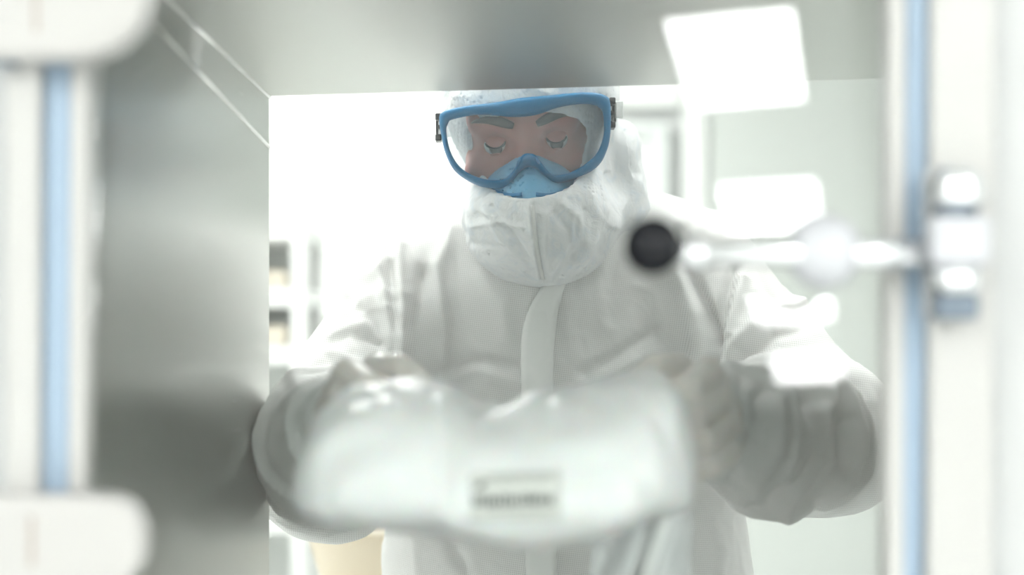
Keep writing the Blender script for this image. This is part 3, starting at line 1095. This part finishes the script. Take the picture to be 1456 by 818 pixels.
# ---- gloves
for nm in ('l', 'r'):
    hd = HANDS[nm]
    wr, el, (chains, palm) = hd
    allp = np.concatenate([np.array(c[0]) for c in chains])
    ax_ = (el - wr) / np.linalg.norm(el - wr)
    lo = np.minimum(allp.min(0), wr) - 0.05
    hi = np.maximum(allp.max(0), wr) + 0.05
    hi[1] = wr[1] + 0.02
    V, Q = surface_nets(lambda G: hand_sd(G, hd, 0.0008), lo, hi, 0.0035)
    me = subdivided(np_mesh('glove', V, Q), 1)
    V, Nn = get_co(me), get_no(me)
    t = (V - wr) @ ax_
    disp = 0.0012 * ridge(V * 60) * np.clip((t + 0.10) / 0.05, 0.3, 1)
    disp += 0.003 * np.clip((t + 0.05) / 0.04, 0, 1) * vnoise(np.stack([t * 90, V[:, 0] * 12, V[:, 2] * 12], 1))
    set_co(me, V + Nn * disp[:, None])
    g = tag(link('glove', me, 'latex', person, True), 'thin translucent latex glove')

# ---- shoe covers
for s in (-1, 1):
    f = FOOT[s]

    def shoe_sd(G):
        d = sd_cap(G, f + np.array([0, 0.035, 0.0]), f + np.array([0, -0.15, -0.008]), 0.050, 0.042)
        d = smin(d, sd_cap(G, f, f + np.array([0, 0.01, 0.16]), 0.05, 0.078), 0.04)
        return np.maximum(d, 0.001 - G[2])
    V, Q = surface_nets(shoe_sd, f + np.array([-0.11, -0.24, -0.06]), f + np.array([0.11, 0.13, 0.26]), 0.009)
    tag(link('shoe_cover', np_mesh('shoe_cover', V, Q), 'suit_flap', person, True))

# ---- hood with face cover
HC = H(0.012, 0.090, 0.036)


def hood_solid(G):
    d = sd_ell(G, HC, (0.094, 0.112, 0.122), RH)
    d = smin(d, sd_ell(G, np.array(P(768, 312, 1.735)), (0.082, 0.092, 0.066)), 0.035)            # face cover bulge
    d = smin(d, sd_ell(G, np.array(P(772, 352, 1.73)), (0.056, 0.085, 0.040)), 0.02)              # gathered chin
    d = smin(d, sd_cap(G, np.array(P(788, 300, 1.83)), np.array(P(795, 395, 1.86)), 0.092, 0.088), 0.04)
    d = smin(d, sd_ell(G, np.array(P(884, 222, 1.80)), (0.022, 0.05, 0.040)), 0.012)              # side folds
    d = smin(d, sd_ell(G, np.array(P(897, 262, 1.80)), (0.017, 0.045, 0.028)), 0.006)
    d = smin(d, sd_ell(G, np.array(P(890, 305, 1.80)), (0.026, 0.05, 0.036)), 0.010)
    return d


def hood_sd(G):
    d = hood_solid(G)
    d = np.maximum(d, -(d + 0.0045))
    hole = sd_ell(G, H(0.0, -0.035, -0.004), (0.074, 0.085, 0.0405), RH)
    d = np.maximum(d, -hole)
    return d


V, Q = surface_nets(hood_sd, (-0.10, 1.56, 1.42), (0.22, 2.02, 1.80), 0.0036)
me = subdivided(np_mesh('hood', V, Q), 1)
V, Nn = get_co(me), get_no(me)
warp = np.stack([vnoise(V * 20 + 3), vnoise(V * 20 + 17), vnoise(V * 20 + 31)], 1)
# displacement must move both skins of the shell together: use the direction out from the head axis
outd = V - np.array([HC[0], HC[1] + 0.01, 0])
outd[:, 2] = (V[:, 2] - HC[2]) * 0.4
outd /= np.linalg.norm(outd, axis=1)[:, None]
disp = 0.0020 * ridge(V * np.array([20, 20, 10]) + 0.7 * warp) + 0.0011 * ridge(V * np.array([44, 44, 36]) + 1.3 * warp)
U = PCX + V[:, 0] / V[:, 1] * F_PX
W = PCY - (V[:, 2] - CAM_Z) / V[:, 1] * F_PX
front = np.clip((1.80 - V[:, 1]) / 0.03, 0, 1)
for amp, wid, pts in [
    (-2.4, 4, [(760, 290), (766, 345), (772, 400)]),
    (4, 6, [(752, 292), (757, 340), (765, 392)]),
    (4, 6, [(775, 300), (776, 350), (780, 395)]),
    (-2, 6, [(665, 330), (690, 362), (735, 372), (770, 372)]),
    (2, 7, [(668, 345), (700, 372), (745, 386)]),
    (-4, 6, [(680, 305), (720, 330), (755, 340)]),
    (5, 8, [(840, 268), (852, 310), (835, 360), (800, 392)]),
    (-6, 6, [(862, 250), (872, 300), (850, 360)]),
    (5, 7, [(885, 195), (888, 250), (872, 320)]),
    (-6, 5, [(893, 190), (893, 235), (905, 250)]),
    (4, 7, [(800, 285), (825, 305), (830, 340)]),
    (-3, 5, [(790, 300), (810, 330), (812, 370)]),
    (3, 6, [(655, 275), (668, 300), (672, 335)]),
    (3.5, 4, [(690, 300), (712, 345), (752, 378)]),
    (-3, 4, [(700, 295), (728, 335), (757, 365)]),
    (3.5, 4, [(815, 300), (812, 345), (785, 385)]),
    (-3, 4, [(832, 300), (826, 350), (795, 388)]),
    (3, 4, [(850, 245), (862, 285), (858, 330)]),
    (-1.5, 4, [(672, 345), (705, 352), (745, 350)]),
    (3, 4, [(676, 318), (710, 318), (742, 322)]),
]:
    dd = poly_dist(U + 3 * warp[:, 0], W + 3 * warp[:, 1], pts)
    disp += front * amp * 0.001 * np.exp(-(dd / wid) ** 2)
set_co(me, V + outd * disp[:, None])
hood = tag(link('hood', me, 'hood', person, True), 'crinkled white hood with attached face cover')
hbvh = BVHTree.FromPolygons([v.co.copy() for v in me.vertices], [tuple(pl.vertices) for pl in me.polygons])
sm = catmull([(757, 292), (760, 330), (766, 370), (772, 398)], 24, False)
ribbon('centre_seam', [[(q[0] + o, q[1]) for o in (-3, 0, 3)] for q in sm], 'suit_flap', hood, hbvh, 0.001, 0.0018)

# ---- blue respirator over nose and mouth


def resp_solid(G):
    d = sd_ell(G, H(0, -0.005, -0.062), (0.054, 0.044, 0.046), RH)
    return smin(d, sd_cap(G, H(0, -0.018, -0.024), H(0, -0.034, -0.058), 0.013, 0.022), 0.02)


def resp_sd(G):
    d = resp_solid(G)
    d = np.maximum(d, -(d + 0.003))
    c = H(0, 0.012, -0.062)
    n_ = RH @ np.array([0, 1, 0])
    return np.maximum(d, (G[0] - c[0]) * n_[0] + (G[1] - c[1]) * n_[1] + (G[2] - c[2]) * n_[2])


c = H(0, -0.01, -0.062)
V, Q = surface_nets(resp_sd, c - 0.095, c + 0.095, 0.0025)
resp = tag(link('respirator', np_mesh('respirator', V, Q), 'respirator_blue', person, True), 'light blue respirator mask under the goggles')
rb = BVHTree.FromPolygons([v.co.copy() for v in resp.data.vertices], [tuple(pl.vertices) for pl in resp.data.polygons])
for s in (-1, 1):
    pts_ = [np.array([752 + s * (10 + 42 * t), 277 - 6 * t + 4 * math.sin(t * 3)]) for t in np.linspace(0, 1, 10)]
    ribbon('pleat', [[tuple(q + np.array([0, o])) for o in (-3.5, 0, 3.5 * (1 - 0.3))] for q in pts_], 'respirator_seam', resp, rb, 0.001, 0.001)

# ---- goggles
GOUT = [(628, 157), (660, 151), (701, 148), (741, 142), (781, 138), (834, 132), (862, 135), (869, 147), (870, 185), (865, 210), (852, 232), (822, 250), (797, 258),
        (785, 257), (773, 248), (761, 238), (751, 236), (739, 244), (727, 258), (713, 266), (687, 262), (664, 252), (644, 236), (632, 212), (626, 185), (624, 169)]
GIN = [(641, 167), (680, 162), (727, 165), (761, 162), (791, 153), (822, 147), (846, 147), (858, 155), (861, 175), (860, 192), (852, 214), (834, 232), (812, 244),
       (791, 248), (781, 244), (769, 230), (759, 221), (745, 221), (737, 232), (725, 248), (713, 255), (691, 254), (668, 246), (650, 232), (638, 210), (633, 183), (635, 173)]
GY, GC = 1.655, (747, 198)


def gpoint(px, py, back=0.0):
    """goggle surface: curved round the face, leaning with the bowed head"""
    x = (px - GC[0]) / F_PX * GY
    z = (GC[1] - py) / F_PX * GY
    y = GY + 3.0 * x * x - 0.30 * z + back
    return Vector(((GC[0] - PCX) / F_PX * GY + x, y, CAM_Z + (PCY - GC[1]) / F_PX * GY + z))


# radial resampling about the lens centre keeps both rings aligned
NR = 160


def radial(pts, n=NR):
    dense = catmull(pts, 1600)
    ang = np.unwrap(np.arctan2(dense[:, 1] - GC[1], dense[:, 0] - GC[0]))
    return dense, ang


go_d = catmull(GOUT, NR)
gi_all = catmull(GIN, 1200)
gi_d = []
# nearest monotone matching: walk the inner ring with the outer ring
gi_s = catmull(GIN, NR)
off_best = min(range(NR), key=lambda k: np.sum(np.linalg.norm(np.roll(gi_s, -k, axis=0) - go_d, axis=1)))
gi_d = np.roll(gi_s, -off_best, axis=0)
rings = []
NP = 9
for k in range(NP):          # rounded front of the rim from inner to outer edge
    t = k / (NP - 1) * 1.14 - 0.14
    bulge = -0.0055 * max(0.0, math.sin(math.pi * (t + 0.14) / 1.14)) ** 0.55 - 0.002
    rings.append([gpoint(*(gi_d[i] + (go_d[i] - gi_d[i]) * t), bulge if 0 < k < NP - 1 else -0.001) for i in range(NR)])
cen = np.array(GC)
for back, grow in ((0.006, 1.004), (0.016, 1.0), (0.026, 0.985), (0.036, 0.975)):     # skirt towards the face
    rings.append([gpoint(*(cen + (go_d[i] - cen) * grow), back) for i in range(NR)])
for back, grow in ((0.036, 0.955), (0.026, 0.962)):
    rings.append([gpoint(*(cen + (go_d[i] - cen) * grow), back) for i in range(NR)])
rings.append([gpoint(*(gi_d[i] + (go_d[i] - gi_d[i]) * 0.35), 0.004) for i in range(NR)])
verts = [v for r in rings for v in r]
fs = []
nR = len(rings)
for k in range(nR):
    k2 = (k + 1) % nR
    for i in range(NR):
        j = (i + 1) % NR
        fs.append((k * NR + i, k * NR + j, k2 * NR + j, k2 * NR + i))
bm = bmesh.new()
bv = [bm.verts.new(v) for v in verts]
for f in fs:
    bm.faces.new([bv[i] for i in f])
goggles = tag(bm_obj('goggles', bm, 'goggle_blue', person, True), 'blue rubber framed safety goggles with clear lens')
# lens
lv, lf = [], []
nl = 10
for k in range(nl + 1):
    t = k / nl
    for i in range(NR):
        lv.append(gpoint(*(cen + (gi_d[i] - cen) * t * 1.005), 0.0005) if k else gpoint(*cen, 0.0005))
for k in range(nl):
    for i in range(NR):
        j = (i + 1) % NR
        lf.append((k * NR + i, k * NR + j, (k + 1) * NR + j, (k + 1) * NR + i))
bm = bmesh.new()
bv = [bm.verts.new(v) for v in lv]
for f in lf:
    bm.faces.new([bv[i] for i in f])
bmesh.ops.remove_doubles(bm, verts=bm.verts, dist=1e-6)
lens = tag(bm_obj('lens', bm, 'lens_glass', goggles, True), 'clear slightly fogged lens')
# vents either side of the nose bridge
for a, b in (((740, 226), (735, 236)), ((762, 224), (767, 233))):
    q0, q1 = gpoint(*a, -0.0085), gpoint(*b, -0.0085)
    tube('vent_slot', [q0, (q0 + q1) / 2, q1], [0.0008, 0.0019, 0.0010], 'skirt_blue', goggles, 8)
# clips and strap
for sx, px, y0, y1 in ((-1, 623, 156, 196), (1, 872, 134, 178)):
    bm = bmesh.new()
    b0 = gpoint(px, y0, 0.012)
    b1 = gpoint(px + 2 * sx, y1, 0.012)
    add_box(bm, (min(b0.x, b1.x) - 0.0025, b0.y - 0.002, b1.z), (max(b0.x, b1.x) + 0.0025, b0.y + 0.016, b1.z + 0.007), 0.0012, 2)
    add_box(bm, (min(b0.x, b1.x) - 0.0025, b0.y - 0.002, b0.z - 0.007), (max(b0.x, b1.x) + 0.0025, b0.y + 0.016, b0.z), 0.0012, 2)
    add_box(bm, (b0.x + sx * 0.0025 - 0.0012, b0.y + 0.008, b1.z), (b0.x + sx * 0.0025 + 0.0012, b0.y + 0.016, b0.z), 0.0006, 1)
    add_box(bm, (b0.x - 0.0012, b0.y - 0.002, (b0.z + b1.z) / 2 - 0.002), (b0.x + 0.0012, b0.y + 0.012, (b0.z + b1.z) / 2 + 0.002), 0.0006, 1)
    tag(bm_obj('strap_clip', bm, 'clip_black', goggles), 'small black strap clip')
sv, sf = [], []
ns = 40
pL, pR = gpoint(621, 172, 0.022), gpoint(877, 152, 0.022)
for i in range(ns + 1):
    a = math.pi * i / ns
    c = (pL + pR) / 2
    x = -math.cos(a) * (pR.x - pL.x) / 2
    y = math.sin(a) ** 0.55 * 0.225
    z = (pL.z + (pR.z - pL.z) * i / ns) + 0.03 * math.sin(a)
    x *= (1 + 0.05 * math.sin(2 * a if a < math.pi / 2 else 2 * (math.pi - a)))
    ctr = Vector((c.x, 0, 0))
    for off, dz in ((0, -0.010), (0, 0.010), (0.0025, 0.010), (0.0025, -0.010)):
        sv.append((c.x + x + math.copysign(off, x), c.y + y + (off if 0.3 < a < 2.8 else 0), z + dz))
for i in range(ns):
    for k in range(4):
        sf.append((i * 4 + k, i * 4 + (k + 1) % 4, (i + 1) * 4 + (k + 1) % 4, (i + 1) * 4 + k))
tag(mesh_obj('strap', sv, sf, 'strap_white', goggles), 'white elastic goggle strap')
bm = bmesh.new()
q = gpoint(880, 143, 0.028)
add_box(bm, (q.x - 0.003, q.y - 0.001, q.z - 0.012), (q.x + 0.008, q.y + 0.003, q.z + 0.006), 0.001, 1)
tag(bm_obj('strap_end', bm, 'strap_white', goggles), 'loose white strap end')

# ================================================================== WRAPPED PACKAGE
PY = 1.10
TOP = [(418, 700), (432, 640), (452, 596), (490, 563), (560, 548), (640, 556), (690, 580), (730, 574), (790, 562), (860, 548), (920, 532), (952, 532), (974, 575), (986, 640), (990, 690)]
BOT = [(418, 706), (432, 722), (452, 734), (490, 742), (560, 748), (640, 755), (690, 762), (730, 770), (790, 768), (860, 755), (920, 738), (952, 728), (974, 716), (986, 702), (990, 694)]
xs = np.linspace(418, 990, 110)
tz = np.interp(xs, [a for a, b in TOP], [b for a, b in TOP])
bz = np.interp(xs, [a for a, b in BOT], [b for a, b in BOT])
ker = np.array([1, 2, 3, 2, 1]) / 9.0
tz = np.convolve(np.pad(tz, 2, 'edge'), ker, 'valid')
bz = np.convolve(np.pad(bz, 2, 'edge'), ker, 'valid')
NS = 56
verts = []
for i, px in enumerate(xs):
    s = i / (len(xs) - 1) * 2 - 1
    hy = 0.080 * (1 - abs(s) ** 6) ** 0.5 + 0.003
    zt_, zb_ = P(0, tz[i], PY).z, P(0, bz[i], PY).z
    zc, hz = (zt_ + zb_) / 2, (zt_ - zb_) / 2
    for k in range(NS):
        a = 2 * math.pi * k / NS
        ca, sa = math.cos(a), math.sin(a)
        verts.append(((px - PCX) / F_PX * PY, PY + 0.02 + hy * math.copysign(abs(ca) ** 0.8, ca), zc + hz * math.copysign(abs(sa) ** 0.75, sa)))
        verts[-1] = (verts[-1][0], verts[-1][1] + 0.55 * (verts[-1][2] - zc), verts[-1][2])
V = np.array(verts)
rad = V - np.array([0, PY + 0.02, 1.335])
rad[:, 0] *= 0.15
rad /= np.linalg.norm(rad, axis=1)[:, None]
wv = np.stack([vnoise(V * 14 + 5), vnoise(V * 14 + 25), vnoise(V * 14 + 45)], 1)
V = V + rad * (0.0045 * ridge(V * np.array([16, 24, 24]) + 0.9 * wv) + 0.002 * ridge(V * 50 + wv))[:, None]
# pinch across the top where the film is gathered
for cpx, amp in ((690, 0.004),):
    cx_ = (cpx - PCX) / F_PX * PY
    V[:, 2] -= amp * np.exp(-((V[:, 0] - cx_ - 0.25 * (V[:, 1] - PY)) / 0.010) ** 2) * (V[:, 2] > 1.345)
fs = []
for i in range(len(xs) - 1):
    for k in range(NS):
        k2 = (k + 1) % NS
        fs.append((i * NS + k, i * NS + k2, (i + 1) * NS + k2, (i + 1) * NS + k))
fs.append(tuple(range(NS))[::-1])
fs.append(tuple((len(xs) - 1) * NS + k for k in range(NS)))
package = tag(empty('wrapped_package', (0, PY, 1.285)), 'puffy white plastic wrapped bag with a printed label, held in both gloved hands', 'package')
bm = bmesh.new()
bv = [bm.verts.new(v) for v in V]
for f in fs:
    bm.faces.new([bv[i] for i in f])
pk = bm_obj('bag', bm, 'bag_film', package, True)
pbvh = BVHTree.FromPolygons([v.co.copy() for v in pk.data.vertices], [tuple(pl.vertices) for pl in pk.data.polygons])
# loose film tail hanging below the right end
tv = []
for i in range(26):
    u = i / 25
    for j in range(12):
        w = j / 11
        q = P(845 + 140 * u - 4 * w, 728 + 120 * w + 18 * (1 - u) * (1 - w), PY + 0.03)
        tv.append((q.x, q.y + 0.008 * math.sin(u * 9 + w * 2) + 0.01 * w, q.z))
n0 = len(tv)
tv += [(x, y + 0.0012, z) for x, y, z in tv]
tf = []
for i in range(25):
    for j in range(11):
        a = i * 12 + j
        tf.append((a, a + 12, a + 13, a + 1))
        tf.append((n0 + a, n0 + a + 1, n0 + a + 13, n0 + a + 12))
tag(mesh_obj('film_tail', tv, tf, 'tail_film', package, True), 'loose clear film hanging from the bag')
# label
lrows = [[(669 + 128 * i / 12 + 0.02 * (y - 700), y - 0.03 * 128 * i / 12 + 0) for i in range(13)] for y in np.linspace(672, 742, 9)]
label = ribbon('label', lrows, 'label_paper', package, pbvh, 0.002, 0.0008)
lab_bvh = BVHTree.FromPolygons([v.co.copy() for v in label.data.vertices], [tuple(pl.vertices) for pl in label.data.polygons])
tag(label, 'off-white sticker with dark print')


def ink(px0, py0, px1, py1, mat='label_ink', skew=0.0):
    rws = [[(px0 + (px1 - px0) * i / 2 + skew * (py1 - y), y) for i in range(3)] for y in np.linspace(py0, py1, 3)]
    ribbon('print_mark', rws, mat, label, lab_bvh, 0.0003, 0.0004, False)


ink(675, 684, 686, 695, skew=0.7)
x = 673.0
rr = random.Random(3)
while x < 784:
    w = rr.uniform(3.0, 7.5)
    ink(x, 706 - 0.03 * (x - 669) + rr.uniform(-1, 1.5), x + w, 721 - 0.03 * (x - 669) + rr.uniform(-1.5, 1))
    x += w + rr.uniform(1.6, 3.2)
for y in (678, 686, 728):
    x = 695.0
    while x < 780:
        w = rr.uniform(6, 16)
        ink(x, y - 0.03 * (x - 669), x + w, y + 2.2 - 0.03 * (x - 669), 'label_ink_soft')
        x += w + 4

# ================================================================== BACKGROUND OF THE FAR ROOM
# storage rack with cartons (seen past the chamber's steel side)
RKY = 3.6
rack = tag(empty('storage_rack', (-0.85, RKY + 0.2, 0)), 'white storage rack with grey back standing along the far room', 'rack')
rx1 = (436 - PCX) / F_PX * RKY
rx0 = rx1 - 0.9
for x in (rx0, rx1 - 0.035):
    for y in (RKY, RKY + 0.365):
        box('post', (x, y, 0), (x + 0.035, y + 0.035, 1.95), 'shelf_white', rack, 0.003, 1)
box('back_panel', (rx0 + 0.035, RKY + 0.37, 0.05), (rx1 - 0.036, RKY + 0.385, 1.95), 'shelf_grey', rack)
tops = [P(0, y, RKY).z for y in (315, 410, 492)] + [1.02, 0.62, 0.2]
for k, z in enumerate(tops):
    box('shelf', (rx0, RKY + 0.001, z - 0.042), (rx1 - 0.001, RKY + 0.362, z), 'shelf_white', rack, 0.003, 1)
for k, (z, hh) in enumerate(((tops[1], 0.040), (tops[2], 0.044))):
    for j in range(3):
        xa = rx1 - 0.04 - 0.268 * (j + 1)
        tag(box('carton', (xa, RKY + 0.012, z + 0.001), (xa + 0.26, RKY + 0.26, z + hh), 'beige_card', None, 0.003, 1),
            'flat beige carton on the ' + ('upper' if k == 0 else 'lower') + ' shelf of the white storage rack', 'carton',
            'cartons on the ' + ('upper' if k == 0 else 'lower') + ' rack shelf')
# light grey control box on the back wall
q0, q1 = P(545, 340, RY1 - 0.06), P(648, 303, RY1 - 0.06)
cb = tag(empty('control_box', (q0.x, RY1 - 0.06, q0.z)), 'pale grey wall mounted control box beside the door', 'control box')
box('housing', (q0.x, RY1 - 0.09, q0.z), (q1.x, RY1 - 0.021, q1.z), 'grey_panel', cb, 0.006, 2)
box('cover', (q0.x + 0.015, RY1 - 0.096, q0.z + 0.012), (q1.x - 0.015, RY1 - 0.0895, q1.z - 0.012), 'wall_cool', cb, 0.002, 1)
# bench with a beige bucket behind the person
bench = tag(empty('bench', (-0.2, 2.35, 0)), 'white topped steel bench behind the person', 'bench')
box('bench_top', (-0.62, 2.10, 0.86), (0.0, 2.60, 0.90), 'shelf_white', bench, 0.004, 1)
for x in (-0.60, -0.06):
    for y in (2.12, 2.54):
        box('leg', (x, y, 0), (x + 0.04, y + 0.04, 0.8605), 'steel_side', bench, 0.003, 1)
by = 2.28
bt = P(430, 742, by)
br_ = 0.118
bc = Vector((bt.x + br_, by, 0.9005))
hb = bt.z - bc.z
bucket = tag(empty('bucket', bc), 'beige tapered plastic bucket on the bench', 'bucket')
tap = 0.030 * hb / 0.11
lathe('shell', [(0, 0), (br_ - 0.062, 0), (br_ - 0.058, 0.004), (br_ - 0.028, hb * 0.66), (br_ - 0.004, hb - 0.006), (br_, hb - 0.004), (br_, hb), (br_ - 0.006, hb), (br_ - 0.032, hb * 0.66), (br_ - 0.064, 0.008), (0, 0.008)],
      bc, (0, 0, 1), 'beige_plastic', bucket, 40)
lathe('rim', [(br_ - 0.002, hb - 0.012), (br_ + 0.004, hb - 0.010), (br_ + 0.004, hb), (br_ - 0.002, hb + 0.001), (br_ - 0.002, hb - 0.012)], bc, (0, 0, 1), 'beige_plastic', bucket, 40)
